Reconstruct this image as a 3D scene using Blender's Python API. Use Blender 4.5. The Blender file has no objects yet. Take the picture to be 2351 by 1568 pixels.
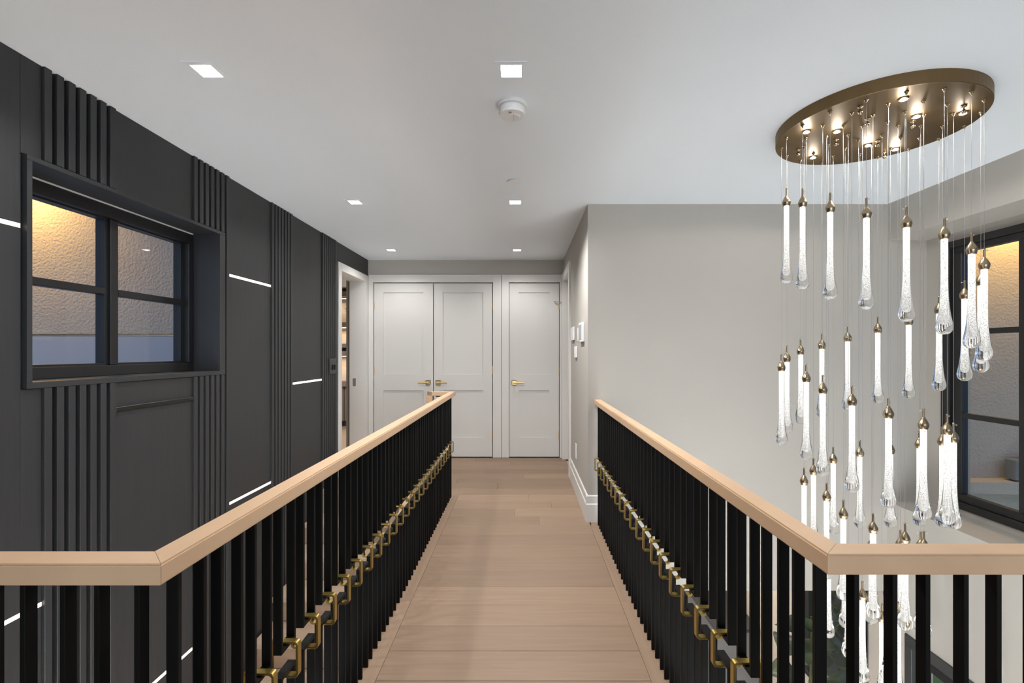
import bpy, bmesh, math, random
from mathutils import Vector
random.seed(7)
sc = bpy.context.scene
COL = sc.collection

# ------------------------------------------------------------------ camera, world, exposure
F = 1080.0                      # focal length in pixels of the 2351 x 1568 frame
EYE = 1.302                     # eye height over the bridge floor
CEIL = 2.437
cam_d = bpy.data.cameras.new('camera')
cam = bpy.data.objects.new('camera', cam_d)
COL.objects.link(cam)
cam.location = (0, 0, EYE)
cam.rotation_euler = (math.radians(90), 0, 0)
cam_d.sensor_width = 36.0
cam_d.lens = 36.0 * F / 2351
cam_d.shift_x = -24.5 / 2351
cam_d.shift_y = 24.0 / 2351
cam_d.clip_start = 0.02
sc.camera = cam

world = bpy.data.worlds.new('world')
sc.world = world
world.use_nodes = True
wb = world.node_tree.nodes['Background']
wb.inputs['Color'].default_value = (0.50, 0.66, 1.0, 1)
wb.inputs['Strength'].default_value = 0.42

sc.view_settings.view_transform = 'Standard'
sc.view_settings.look = 'None'
sc.view_settings.exposure = 0.73
sc.view_settings.gamma = 1.0
sc.view_settings.use_curve_mapping = False
sc.cycles.sample_clamp_indirect = 12.0
sc.cycles.max_bounces = 10
sc.cycles.transparent_max_bounces = 12
sc.cycles.transmission_bounces = 8

DOWNLIGHT_W = 76.0
FAR_DOWNLIGHT_W = 21.0
STAIR_DOWNLIGHT_W = 25.0
NEAR_DOWNLIGHT_W = 8.0
LOWER_FAR_FILL_W = 40.0
LOWER_RIGHT_FILL_W = 540.0
LOWER_LEFT_FILL_W = 1700.0
REAR_FILL_W = 60.0
SIDE_FILL_W = 12.0
CANOPY_SPOT_W = 1.8

# ------------------------------------------------------------------ materials
def mat(name):
    m = bpy.data.materials.new(name); m.use_nodes = True
    return m, m.node_tree.nodes, m.node_tree.links, m.node_tree.nodes['Principled BSDF']

def plain(name, col, rough=0.6, metal=0.0, bump=0.0, bscale=300, spec=0.5):
    m, n, l, b = mat(name)
    b.inputs['Base Color'].default_value = (*col, 1)
    b.inputs['Roughness'].default_value = rough
    b.inputs['Metallic'].default_value = metal
    b.inputs['Specular IOR Level'].default_value = spec
    tc = n.new('ShaderNodeTexCoord')
    no = n.new('ShaderNodeTexNoise'); no.inputs['Scale'].default_value = bscale
    l.new(tc.outputs['Object'], no.inputs['Vector'])
    mx = n.new('ShaderNodeMixRGB'); mx.blend_type = 'MULTIPLY'; mx.inputs['Fac'].default_value = 0.05
    mx.inputs['Color1'].default_value = (*col, 1)
    l.new(no.outputs['Fac'], mx.inputs['Color2']); l.new(mx.outputs['Color'], b.inputs['Base Color'])
    if bump:
        bp = n.new('ShaderNodeBump'); bp.inputs['Strength'].default_value = bump; bp.inputs['Distance'].default_value = 0.004
        l.new(no.outputs['Fac'], bp.inputs['Height']); l.new(bp.outputs['Normal'], b.inputs['Normal'])
    return m

def wood(name, c1, c2, stretch, rough=0.5, vary=0.0, bump=0.05, spec=0.4):
    """grain stretched along one axis; vary = brightness change from piece to piece"""
    m, n, l, b = mat(name)
    tc = n.new('ShaderNodeTexCoord'); mp = n.new('ShaderNodeMapping')
    mp.inputs['Scale'].default_value = stretch
    oi = n.new('ShaderNodeObjectInfo')
    mul = n.new('ShaderNodeMath'); mul.operation = 'MULTIPLY'; mul.inputs[1].default_value = 37.0
    l.new(oi.outputs['Random'], mul.inputs[0])
    cv = n.new('ShaderNodeCombineXYZ')
    for k in range(3): l.new(mul.outputs[0], cv.inputs[k])
    l.new(tc.outputs['Object'], mp.inputs['Vector']); l.new(cv.outputs[0], mp.inputs['Location'])
    no = n.new('ShaderNodeTexNoise'); no.inputs['Scale'].default_value = 1.0; no.inputs['Detail'].default_value = 6; no.inputs['Roughness'].default_value = 0.62; no.inputs['Distortion'].default_value = 0.6
    l.new(mp.outputs[0], no.inputs['Vector'])
    cr = n.new('ShaderNodeValToRGB'); cr.color_ramp.elements[0].position = 0.3; cr.color_ramp.elements[1].position = 0.72
    cr.color_ramp.elements[0].color = (*c2, 1); cr.color_ramp.elements[1].color = (*c1, 1)
    l.new(no.outputs['Fac'], cr.inputs['Fac'])
    hs = n.new('ShaderNodeHueSaturation')
    mr = n.new('ShaderNodeMapRange'); mr.inputs['To Min'].default_value = 1 - vary; mr.inputs['To Max'].default_value = 1 + vary
    l.new(oi.outputs['Random'], mr.inputs['Value']); l.new(mr.outputs[0], hs.inputs['Value'])
    l.new(cr.outputs['Color'], hs.inputs['Color']); l.new(hs.outputs['Color'], b.inputs['Base Color'])
    b.inputs['Roughness'].default_value = rough; b.inputs['Specular IOR Level'].default_value = spec
    bp = n.new('ShaderNodeBump'); bp.inputs['Strength'].default_value = bump; bp.inputs['Distance'].default_value = 0.002
    l.new(no.outputs['Fac'], bp.inputs['Height']); l.new(bp.outputs['Normal'], b.inputs['Normal'])
    return m

def emit(name, col, strength, sample=True):
    m, n, l, b = mat(name)
    b.inputs['Base Color'].default_value = (0.8, 0.8, 0.8, 1)
    b.inputs['Emission Color'].default_value = (*col, 1)
    b.inputs['Emission Strength'].default_value = strength
    if not sample: m.cycles.emission_sampling = 'NONE'
    return m

M = {}
M['ceiling'] = plain('ceiling_paint', (0.8422, 0.8950, 0.9537), 0.9, bump=0.02, bscale=150, spec=0.2)
M['wall'] = plain('wall_paint', (0.4554, 0.4305, 0.3912), 0.8, bump=0.02, bscale=200, spec=0.2)
M['door'] = plain('door_paint', (0.6786, 0.6625, 0.6338), 0.45, spec=0.4)
M['trim'] = plain('trim_paint', (0.7044, 0.6881, 0.6589), 0.45, spec=0.4)
M['dark'] = wood('charcoal_stained_panel', (0.0297, 0.0301, 0.0317), (0.0238, 0.0244, 0.0261), (60, 60, 2.5), 0.48, 0.0, 0.25, 0.45)
M['dark_slat'] = wood('charcoal_stained_slat', (0.0310, 0.0314, 0.0331), (0.0238, 0.0242, 0.0259), (60, 60, 2.5), 0.45, 0.03, 0.15, 0.45)
M['blackframe'] = plain('black_window_frame', (0.012, 0.012, 0.013), 0.4)
M['black'] = plain('black_powder_coat', (0.0032, 0.0032, 0.0032), 0.5, spec=0.16)
M['brass'] = plain('brushed_brass', (0.50, 0.36, 0.11), 0.34, 1.0, bscale=60)
M['brass_pale'] = plain('satin_brass_handle', (0.68, 0.50, 0.24), 0.3, 1.0)
M['cap'] = plain('antique_brass_cap', (0.38, 0.30, 0.20), 0.27, 1.0)
M['canopy'] = plain('antique_brass_canopy', (0.20, 0.133, 0.066), 0.5, 1.0, bscale=8)
M['rail'] = wood('maple_handrail', (0.6056, 0.4101, 0.2607), (0.5250, 0.3478, 0.2144), (3, 3, 3), 0.45, 0.04, 0.02)
M['plank'] = wood('oak_plank', (0.2984, 0.2042, 0.1398), (0.2475, 0.1647, 0.1092), (2.2, 42, 10), 0.5, 0.15, 0.06)
M['plank_border'] = wood('oak_border_plank', (0.2984, 0.2042, 0.1398), (0.2475, 0.1647, 0.1092), (42, 2.2, 10), 0.5, 0.07, 0.06)
M['tread'] = wood('oak_tread', (0.46, 0.34, 0.25), (0.39, 0.28, 0.20), (2.2, 40, 20), 0.5, 0.05, 0.05)
M['steel'] = plain('steel', (0.6, 0.6, 0.6), 0.3, 1.0)
M['wire'] = plain('steel_wire', (0.38, 0.37, 0.36), 0.4, 0.5)
M['white_plastic'] = plain('white_plastic', (0.80, 0.80, 0.80), 0.4)
M['screen'] = plain('grey_screen', (0.36, 0.37, 0.40), 0.25)
M['grey_slot'] = plain('grey_slot', (0.25, 0.25, 0.25), 0.6)
M['led'] = emit('led_warm_white', (1.0, 0.87, 0.66), 1.9)
M['lamp'] = emit('downlight_lens', (1.0, 0.98, 0.96), 14.0)
M['chlens'] = emit('canopy_spot_lens', (1.0, 0.97, 0.90), 18.0)
M['channel'] = plain('black_channel', (0.008, 0.008, 0.008), 0.35)
M['stucco'] = plain('stucco', (0.50, 0.45, 0.39), 0.95, bump=1.6, bscale=48, spec=0.1)
M['band'] = plain('smooth_render_band', (0.42, 0.46, 0.53), 0.7, bump=0.05, bscale=20)
M['greyframe'] = plain('charcoal_window_frame', (0.045, 0.046, 0.048), 0.45)
M['lowwall'] = plain('beige_wall', (0.60, 0.53, 0.46), 0.8)
M['lowfloor'] = plain('grey_stone_floor', (0.46, 0.43, 0.40), 0.5, bscale=6)
M['cabinet'] = plain('grey_cabinet', (0.20, 0.20, 0.205), 0.5)
M['shelfwood'] = wood('taupe_shelf', (0.27, 0.215, 0.18), (0.22, 0.175, 0.145), (20, 20, 2), 0.55, 0.0, 0.02)
M['niche'] = plain('niche_back', (0.62, 0.52, 0.43), 0.7)
M['leaf'] = plain('leaf', (0.055, 0.078, 0.038), 0.45, bscale=12)
M['stem'] = plain('plant_stem', (0.09, 0.10, 0.04), 0.7)
M['pot'] = plain('dark_pot', (0.05, 0.05, 0.05), 0.5)
M['lawn'] = plain('lawn', (0.13, 0.24, 0.05), 0.95, bump=0.4, bscale=30)
M['house'] = plain('blue_grey_siding', (0.12, 0.15, 0.22), 0.8)
M['roof'] = plain('dark_fascia', (0.015, 0.015, 0.017), 0.6)

def glass_pane():
    m, n, l, b = mat('window_glass')
    out = n['Material Output']; n.remove(b)
    tr = n.new('ShaderNodeBsdfTransparent'); gl = n.new('ShaderNodeBsdfGlossy'); gl.inputs['Roughness'].default_value = 0.0
    tr.inputs['Color'].default_value = (0.95, 0.97, 0.97, 1)
    lw = n.new('ShaderNodeLayerWeight'); lw.inputs['Blend'].default_value = 0.5
    pw = n.new('ShaderNodeMath'); pw.operation = 'POWER'; pw.inputs[1].default_value = 5.0; l.new(lw.outputs['Facing'], pw.inputs[0])
    fr = n.new('ShaderNodeMath'); fr.operation = 'MULTIPLY_ADD'; fr.inputs[1].default_value = 0.6; fr.inputs[2].default_value = 0.03; l.new(pw.outputs[0], fr.inputs[0])
    mx = n.new('ShaderNodeMixShader')
    l.new(fr.outputs[0], mx.inputs[0]); l.new(tr.outputs[0], mx.inputs[1]); l.new(gl.outputs[0], mx.inputs[2])
    l.new(mx.outputs[0], out.inputs['Surface'])
    return m
M['glass'] = glass_pane()

def drop_glass():
    m, n, l, b = mat('clear_drop_glass')
    b.inputs['Base Color'].default_value = (1, 1, 1, 1)
    b.inputs['Roughness'].default_value = 0.0
    b.inputs['IOR'].default_value = 1.46
    b.inputs['Transmission Weight'].default_value = 1.0
    return m
M['dropglass'] = drop_glass()

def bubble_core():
    """seeded glass rod; glow put into its emission, fading from cap to tip, with bubbles"""
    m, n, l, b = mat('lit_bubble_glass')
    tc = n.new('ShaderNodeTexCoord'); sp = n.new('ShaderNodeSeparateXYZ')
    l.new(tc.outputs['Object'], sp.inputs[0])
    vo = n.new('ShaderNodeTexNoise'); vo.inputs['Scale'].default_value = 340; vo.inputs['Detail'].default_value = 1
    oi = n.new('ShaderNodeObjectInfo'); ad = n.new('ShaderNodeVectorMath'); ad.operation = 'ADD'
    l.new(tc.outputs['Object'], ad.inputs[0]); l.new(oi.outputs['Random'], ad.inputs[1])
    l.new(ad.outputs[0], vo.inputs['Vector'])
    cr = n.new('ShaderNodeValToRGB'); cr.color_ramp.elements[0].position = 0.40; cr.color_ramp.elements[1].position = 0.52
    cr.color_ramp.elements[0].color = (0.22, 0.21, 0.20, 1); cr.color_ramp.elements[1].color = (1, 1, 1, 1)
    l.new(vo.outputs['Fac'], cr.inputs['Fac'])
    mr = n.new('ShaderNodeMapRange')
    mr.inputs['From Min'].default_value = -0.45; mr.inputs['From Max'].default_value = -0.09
    mr.inputs['To Min'].default_value = 0.28; mr.inputs['To Max'].default_value = 1.3  # painted fade of the glow, strongest at the cap
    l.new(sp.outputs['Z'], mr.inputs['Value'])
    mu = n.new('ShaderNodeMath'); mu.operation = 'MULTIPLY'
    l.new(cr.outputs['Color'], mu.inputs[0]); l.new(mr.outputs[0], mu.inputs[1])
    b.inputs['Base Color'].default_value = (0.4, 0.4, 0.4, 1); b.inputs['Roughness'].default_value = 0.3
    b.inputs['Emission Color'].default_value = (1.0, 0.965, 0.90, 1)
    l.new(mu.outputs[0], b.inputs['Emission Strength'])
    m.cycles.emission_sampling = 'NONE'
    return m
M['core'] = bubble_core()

# ------------------------------------------------------------------ mesh helpers
WLOC = {}                                   # world position of every linked object (nothing that parents is rotated)

class MB:
    def __init__(self): self.v = []; self.f = []
    def quadbox(self, pts):                 # eight corners: bottom ring then top ring
        o = len(self.v); self.v += [tuple(p) for p in pts]
        self.f += [tuple(o + i for i in q) for q in ((3, 2, 1, 0), (4, 5, 6, 7), (0, 1, 5, 4), (1, 2, 6, 5), (2, 3, 7, 6), (3, 0, 4, 7))]
        return self
    def box(self, x0, x1, y0, y1, z0, z1):
        return self.quadbox([(x0, y0, z0), (x1, y0, z0), (x1, y1, z0), (x0, y1, z0), (x0, y0, z1), (x1, y0, z1), (x1, y1, z1), (x0, y1, z1)])
    def prism(self, poly, axis, a, b):      # closed outline (ccw) extruded along an axis
        n = len(poly); o = len(self.v)
        def P(p, t): return {'x': (t, p[0], p[1]), 'y': (p[0], t, p[1]), 'z': (p[0], p[1], t)}[axis]
        self.v += [P(p, a) for p in poly] + [P(p, b) for p in poly]
        self.f.append(tuple(range(o + n - 1, o - 1, -1))); self.f.append(tuple(range(o + n, o + 2 * n)))
        for i in range(n):
            j = (i + 1) % n; self.f.append((o + i, o + j, o + n + j, o + n + i))
        return self
    def ring(self, outer, inner, axis, a, b):
        n = len(outer); o = len(self.v)
        def P(p, t): return {'x': (t, p[0], p[1]), 'y': (p[0], t, p[1]), 'z': (p[0], p[1], t)}[axis]
        for lp, t in ((outer, a), (outer, b), (inner, a), (inner, b)): self.v += [P(p, t) for p in lp]
        for i in range(n):
            j = (i + 1) % n
            self.f += [(o + i, o + j, o + n + j, o + n + i), (o + 2 * n + j, o + 2 * n + i, o + 3 * n + i, o + 3 * n + j),
                       (o + i, o + 2 * n + i, o + 2 * n + j, o + j), (o + n + j, o + 3 * n + j, o + 3 * n + i, o + n + i)]
        return self
    def lathe(self, prof, seg=20, c=(0, 0, 0)):   # (r, z) profile; r = 0 closes to a point
        o = len(self.v); rings = []
        for r, z in prof:
            if r <= 1e-6:
                self.v.append((c[0], c[1], c[2] + z)); rings.append([len(self.v) - 1])
            else:
                s = len(self.v)
                for k in range(seg):
                    a = 2 * math.pi * k / seg
                    self.v.append((c[0] + r * math.cos(a), c[1] + r * math.sin(a), c[2] + z))
                rings.append(list(range(s, s + seg)))
        for A, B in zip(rings[:-1], rings[1:]):
            for k in range(seg):
                k2 = (k + 1) % seg
                if len(A) == 1: self.f.append((A[0], B[k], B[k2]))
                elif len(B) == 1: self.f.append((A[k], B[0], A[k2]))
                else: self.f.append((A[k], B[k], B[k2], A[k2]))
        if len(rings[0]) > 1: self.f.append(tuple(reversed(rings[0])))
        if len(rings[-1]) > 1: self.f.append(tuple(rings[-1]))
        return self
    def tube(self, p, q, r, seg=8, r2=None):
        p = Vector(p); q = Vector(q); d = (q - p).normalized(); r2 = r if r2 is None else r2
        u = d.orthogonal().normalized(); w = d.cross(u); o = len(self.v)
        for c, rr in ((p, r), (q, r2)):
            for k in range(seg):
                a = 2 * math.pi * k / seg
                self.v.append(tuple(c + rr * (math.cos(a) * u + math.sin(a) * w)))
        for k in range(seg):
            k2 = (k + 1) % seg; self.f.append((o + k, o + k2, o + seg + k2, o + seg + k))
        self.f.append(tuple(range(o + seg - 1, o - 1, -1))); self.f.append(tuple(range(o + seg, o + 2 * seg)))
        return self
    def mesh(self, name, m, bevel=0.0, smooth=False, seg=1, origin=(0, 0, 0), longest=0.0):
        me = bpy.data.meshes.new(name)
        bm = bmesh.new()
        vs = [bm.verts.new((a - origin[0], b - origin[1], c - origin[2])) for a, b, c in self.v]
        for f in self.f:
            try: bm.faces.new([vs[i] for i in f])
            except ValueError: pass
        bmesh.ops.recalc_face_normals(bm, faces=bm.faces)
        if bevel:
            ed = [e for e in bm.edges if len(e.link_faces) == 2 and e.calc_face_angle(0) > 0.5 and e.calc_length() > longest]
            bmesh.ops.bevel(bm, geom=ed, offset=bevel, segments=seg, affect='EDGES', clamp_overlap=True)
        bm.to_mesh(me); bm.free()
        me.materials.append(M[m] if isinstance(m, str) else m)
        if smooth: me.polygons.foreach_set('use_smooth', [True] * len(me.polygons)); 
        return me

def tag(o, label=None, cat=None, group=None, kind=None):
    if label: o['label'] = label
    if cat: o['category'] = cat
    if group: o['group'] = group
    if kind: o['kind'] = kind
    return o

def put(name, me, loc, parent=None, rotz=0.0, rot=None):
    o = bpy.data.objects.new(name, me); COL.objects.link(o)
    w = Vector(loc); WLOC[o.name] = w
    if parent is not None:
        o.parent = parent; o.location = w - WLOC[parent.name]
    else: o.location = w
    o.rotation_euler = rot if rot else (0, 0, rotz)
    return o

def make(name, mb, m, parent=None, bevel=0.0, smooth=False, seg=1, longest=0.0):
    """world-space mesh; origin at the bottom centre of its bounds"""
    xs, ys, zs = zip(*mb.v)
    o = ((min(xs) + max(xs)) / 2, (min(ys) + max(ys)) / 2, min(zs))
    return put(name, mb.mesh(name, m, bevel, smooth, seg, o, longest), o, parent)

def empty(name, loc, label=None, cat=None, group=None, kind=None):
    return tag(put(name, None, loc), label, cat, group, kind)

def struct(name, mb, m, parent=None, bevel=0.0, label=None):
    o = make(name, mb, m, parent, bevel)
    if parent is None: o['kind'] = 'structure'
    if label: o['label'] = label
    return o

def bx(*a): return MB().box(*a)

def spot(name, loc, watts, col=(1, 0.95, 0.88), angle=120, blend=0.5, radius=0.04, parent=None, rot=(0, 0, 0)):
    d = bpy.data.lights.new(name, 'SPOT'); d.energy = watts; d.color = col
    d.spot_size = math.radians(angle); d.spot_blend = blend; d.shadow_soft_size = radius
    return put(name, d, loc, parent, rot=rot)

XL, XR, YB, YF = -1.910, 2.80, 5.81, 3.61       # dark wall, window wall, end wall of the landing, wall over the void
XW = 0.50                                       # corridor wall on the right
LOW = -2.95                                     # floor of the storey below

# ------------------------------------------------------------------ structure: shell
# ceiling
ceil = struct('ceiling', bx(-2.25, 3.25, -3.4, 6.0, CEIL, CEIL + 0.15), 'ceiling', label='white painted ceiling over bridge and void')

# floor slab, then planks as pieces of it
slab = MB()
slab.box(-0.70, 0.63, 0.905, YF, -0.30, -0.016)
slab.box(-0.70, 0.63, YF, 5.9, -0.30, -0.016)
slab.box(-2.11, -0.70, 4.36, 5.9, -0.30, -0.016)
slab.box(-1.90, 2.79, -3.2, 0.905, -0.30, -0.016)
floor = struct('floor', slab, 'tread', label='pale oak floor of bridge and landings')

def plank(x0, x1, y0, y1, m='plank'):
    o = make('plank', bx(x0 + 0.0006, x1 - 0.0006, y0 + 0.0007, y1 - 0.0007, -0.016, 0.0), m, floor, bevel=0.0012)
    return o
PW = 0.1865
y = 0.905 - 0.1865 * 0.0
rows = []
k = 0
while 0.93 + (k + 1) * PW < YB + 0.12:
    rows.append((0.93 + k * PW, 0.93 + (k + 1) * PW)); k += 1
for i, (a, b) in enumerate(rows):
    b = min(b, 5.86)
    if b < 4.36: xl = -0.583
    else: xl = -1.90
    xr = 0.509 if a < YF - 0.1 else XW + 0.02
    if a < 0.93 + 14 * PW: plank(xl, xr, a, b)
    else:
        j = xl + (xr - xl) * (0.35 + 0.45 * ((i * 0.618) % 1))
        plank(xl, j, a, b); plank(j, xr, a, b)
yend = next(a for a, b in rows if min(b, 5.86) >= 4.36)
for a, b in ((0.93, 2.46), (2.46, yend)):
    plank(-0.70, -0.583, a, b, 'plank_border')
for a, b in ((0.93, 2.46), (2.46, YF)):
    plank(0.509, 0.63, a, b, 'plank_border')
for i in range(22):
    a = 0.93 - (i + 1) * PW
    if a < -3.2: break
    j = -0.4 + 1.6 * ((i * 0.618) % 1)
    plank(-1.88, j, a, a + PW); plank(j, 2.78, a, a + PW)

# dark left wall (base), its openings for window and doorway
w = MB()
Y0w, Y1w, Z0w, Z1w = 1.802, 2.998, 1.162, 2.058         # window hole
xa, xb = -2.20, XL - 0.008
w.box(xa, xb, -3.2, Y0w, LOW, CEIL); w.box(xa, xb, Y1w, 4.0, LOW, CEIL)
w.box(xa, xb, Y0w, Y1w, LOW, Z0w); w.box(xa, xb, Y0w, Y1w, Z1w, CEIL)
w.box(-2.11, xb, 4.0, 4.94, LOW, CEIL); w.box(-2.11, xb, 4.94, 5.70, 2.17, CEIL); w.box(-2.11, xb, 5.70, 5.96, LOW, CEIL)
w.box(-2.11, xb, 4.94, 5.70, LOW, -0.016)
wall_left = struct('wall_left', w, 'dark', label='charcoal panelled wall with ribbed bands and light strips')
G = [(1.869, 0.0497), (2.720, 0.0495), (3.566, 0.0480), (4.470, 0.0493)]
TH = 0.012
ends = [(g, g + 6 * p + 0.030) for g, p in G]
def slat(y0, z0, z1):
    make('slat', bx(XL - 0.008, XL + TH, y0, y0 + 0.030, z0, z1), 'dark_slat', wall_left, bevel=0.0015)
for gi, (g, p) in enumerate(G):
    for s in range(7):
        y0 = g + s * p
        if gi == 0 or (gi == 1 and y0 < 3.0):
            slat(y0, 2.062, CEIL); slat(y0, LOW, 1.160)
        else: slat(y0, LOW, CEIL)
def panel(y0, y1, z0, z1): make('panel', bx(XL - 0.008, XL, y0, y1, z0, z1), 'dark', wall_left, bevel=0.0008)
HZ = 0.0080                                             # half height of the light channels
def column(y0, y1, zs, lo=LOW, hi=CEIL):
    """stack of boards between the light channels at heights zs"""
    z = lo
    for c in zs:
        panel(y0, y1, z, c - HZ); z = c + HZ
    panel(y0, y1, z, hi)
column(0.55, 1.788, (-0.42, 0.302, 1.782)); 
panel(-1.2, 0.549, LOW, CEIL); panel(-3.2, -1.201, LOW, CEIL)
panel(1.789, 1.867, LOW, 0.302 - HZ); panel(1.789, 1.867, 0.302 + HZ, 1.158); panel(1.789, 1.867, 2.062, CEIL)
column(ends[0][1] + 0.001, 2.718, (-0.413, 1.033), LOW, 1.158); panel(ends[0][1] + 0.001, 2.718, 2.062, CEIL)
column(ends[1][1] + 0.001, 3.564, (0.314, 1.802))
column(ends[2][1] + 0.001, 4.468, (-0.42, 1.039))
panel(ends[3][1] + 0.001, 4.862, LOW, CEIL)
panel(4.863, 5.80, 2.242, CEIL)
# white lining of the study doorway
c = MB(); c.box(XL - 0.19, XL + 0.010, 4.865, 4.947, 0, 2.238); c.box(XL - 0.19, XL + 0.010, 5.698, 5.805, 0, 2.238); c.box(XL - 0.19, XL + 0.010, 4.947, 5.698, 2.155, 2.238)
struct('trim_1', c, 'trim', bevel=0.002, label='white casing of the doorway in the charcoal wall')
lp = make('strike_plate', bx(-2.055, -2.02, 5.6945, 5.699, 0.89, 0.985), 'steel')
tag(lp, 'small steel strike plate on the white doorway jamb', 'strike plate')

# end wall with doors
struct('wall_back', MB().box(-2.2, 0.62, 5.865, 5.97, LOW, CEIL).box(-1.91, XW, YB, 5.865, 2.254, CEIL), 'wall', label='end wall of landing behind the white doors')
PXB = YB / F
def bX(px): return (px - 1200) * PXB
def bZ(py): return EYE - (py - 808) * PXB
t = MB()
t.box(XL + 0.012, bX(857.5), 5.79, 5.865, 0, 2.254); t.box(bX(1132), bX(1151.2), 5.79, 5.865, 0, 2.254); t.box(bX(857.5), bX(1132), 5.79, 5.865, bZ(648.5), 2.254)
struct('trim_2', t, 'trim', bevel=0.0015, label='white casing around the double door')
t = MB()
t.box(bX(1152), bX(1168.5), 5.79, 5.865, 0, 2.254); t.box(bX(1285), XW - 0.002, 5.79, 5.865, 0, 2.254); t.box(bX(1168.5), bX(1285), 5.79, 5.865, bZ(648.5), 2.254)
struct('trim_3', t, 'trim', bevel=0.0015, label='white casing around the narrow single door')

def shaker(name, px0, px1, pp0, pp1, label, hinge_px, lever):
    x0, x1, z0, z1 = bX(px0), bX(px1), 0.008, bZ(650.5)
    fy, py_ = 5.812, 5.824
    pz = [(bZ(1004.5), bZ(896)), (bZ(860), bZ(671.5))]
    a, b = bX(pp0), bX(pp1)
    body = MB()
    body.box(x0, a, fy, 5.85, z0, z1); body.box(b, x1, fy, 5.85, z0, z1)
    body.box(a, b, fy, 5.85, z0, pz[0][0]); body.box(a, b, fy, 5.85, pz[0][1], pz[1][0]); body.box(a, b, fy, 5.85, pz[1][1], z1)
    d = struct(name, body, 'door', label=label)
    for p0, p1 in pz: make('panel', bx(a, b, py_, 5.845, p0, p1), 'door', d)
    for hz in (bZ(702), bZ(850), bZ(999)):
        hx = bX(hinge_px)
        hm = MB().lathe([(0.0055, -0.05), (0.0055, 0.05)], 8, (hx, 5.806, hz)).box(hx - 0.011, hx + 0.011, 5.806, 5.813, hz - 0.048, hz + 0.048)
        make('hinge', hm, 'brass_pale', d)
    cx, dr = lever
    cx = bX(cx); cz = bZ(878.5)
    h = make('door_handle', bx(cx - 0.031, cx + 0.031, fy - 0.010, fy, cz - 0.031, cz + 0.031), 'brass_pale', d, bevel=0.006, seg=2)
    make('lever', MB().tube((cx, fy, cz), (cx, fy - 0.055, cz), 0.012, 12).tube((cx - dr * 0.012, fy - 0.050, cz), (cx + dr * 0.118, fy - 0.050, cz), 0.0095, 10), 'brass_pale', h, smooth=False)
    return d
shaker('door_1', 859, 994, 880, 972, 'white double door leaf nearer the charcoal wall, lever handle', 857.5, (983, -1))
shaker('door_2', 996, 1130, 1016.5, 1109, 'white double door leaf with hinges beside the narrow door', 1131.5, (1006, 1))
d3 = shaker('door_3', 1169.5, 1283.5, 1191, 1262, 'narrow white single shaker door with brass lever', 1284.5, (1180.5, 1))
hx = bX(1284.5); hz = bZ(694)
make('hinge_stop', MB().tube((hx - 0.06, 5.785, hz + 0.004), (hx + 0.035, 5.77, hz), 0.005, 8).tube((hx + 0.035, 5.77, hz - 0.012), (hx + 0.038, 5.765, hz - 0.012), 0.014, 10).tube((hx - 0.062, 5.795, hz + 0.004), (hx - 0.058, 5.775, hz + 0.004), 0.011, 10), 'steel', d3)

# corridor wall on the right with a doorway
w = MB()
w.box(XW, XW + 0.12, YF, 4.94, 0, CEIL); w.box(XW, XW + 0.12, 4.94, 5.70, 2.17, CEIL); w.box(XW, XW + 0.12, 5.70, 5.97, 0, CEIL)
struct('wall_corridor', w, 'wall', label='pale wall beside landing carrying keypads and thermostat')
c = MB(); c.box(XW - 0.022, XW + 0.12, 4.862, 4.947, 0, 2.245); c.box(XW - 0.022, XW + 0.12, 5.695, 5.788, 0, 2.245); c.box(XW - 0.022, XW + 0.12, 4.947, 5.695, 2.16, 2.245)
struct('trim_4', c, 'trim', bevel=0.002, label='white casing of the doorway beside the thermostat')
struct('door_4', bx(XW + 0.085, XW + 0.125, 4.947, 5.695, 0.008, 2.16), 'door', label='white door set deep in the side doorway')

# wall over the void, facing the bridge
w = MB(); w.box(XW + 0.12, 3.20, YF, YF + 0.12, 0, CEIL); w.box(XW + 0.12, 3.20, YF, YF + 0.12, -0.53, 0)
struct('wall_middle', w, 'wall', label='pale wall behind the glass drop chandelier')
b = MB()
prof = [(0, 0), (0.016, 0), (0.016, 0.135), (0.010, 0.142), (0.010, 0.196), (0.004, 0.205), (0, 0.205)]
b.prism([(XW - p, z) for p, z in prof], 'y', YF + 0.0002, 4.862)
struct('baseboard_right', b, 'trim', bevel=0.0, label='tall white baseboard under the keypads')
b = MB(); b.prism([(YF - p, z) for p, z in prof], 'x', XW - 0.016, 0.600)
struct('baseboard_middle', b, 'trim', label='short white baseboard return beside the right balustrade')

# window wall on the right: bulkhead, deep recess, wall below
XG = 3.10
w = MB()
w.box(XR, 3.30, -3.2, YF, 2.157, CEIL)                       # bulkhead
w.box(XR, 3.30, -3.2, YF, -0.75, 0.153)                      # below the recess down to the lower window head
w.box(XG, 3.30, 3.469, YF, 0.153, 2.157)
w.box(XG, 3.30, 1.30, 3.469, 2.097, 2.157); w.box(XG, 3.30, 1.30, 3.469, 0.153, 0.195)
w.box(XR, 3.30, -0.30, 1.30, 0.153, 2.157); w.box(XR, 3.30, -3.2, -2.9, 0.153, 2.157)
wl = MB().box(XR, 3.00, 3.44, 3.81, LOW, -0.75).box(XR, 3.00, YF, 3.81, -0.75, -0.53).box(XR, 3.00, 3.81, 4.69, LOW, -1.88).box(XR, 3.00, 4.69, 7.2, LOW, -0.53)
w.box(XR, 3.00, -3.2, 1.2, LOW, -0.75)
struct('wall_right', w, 'wall', label='pale outer wall with deep window recess')
struct('wall_lower_right', wl, 'lowwall', label='beige side wall of the storey below')

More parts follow.
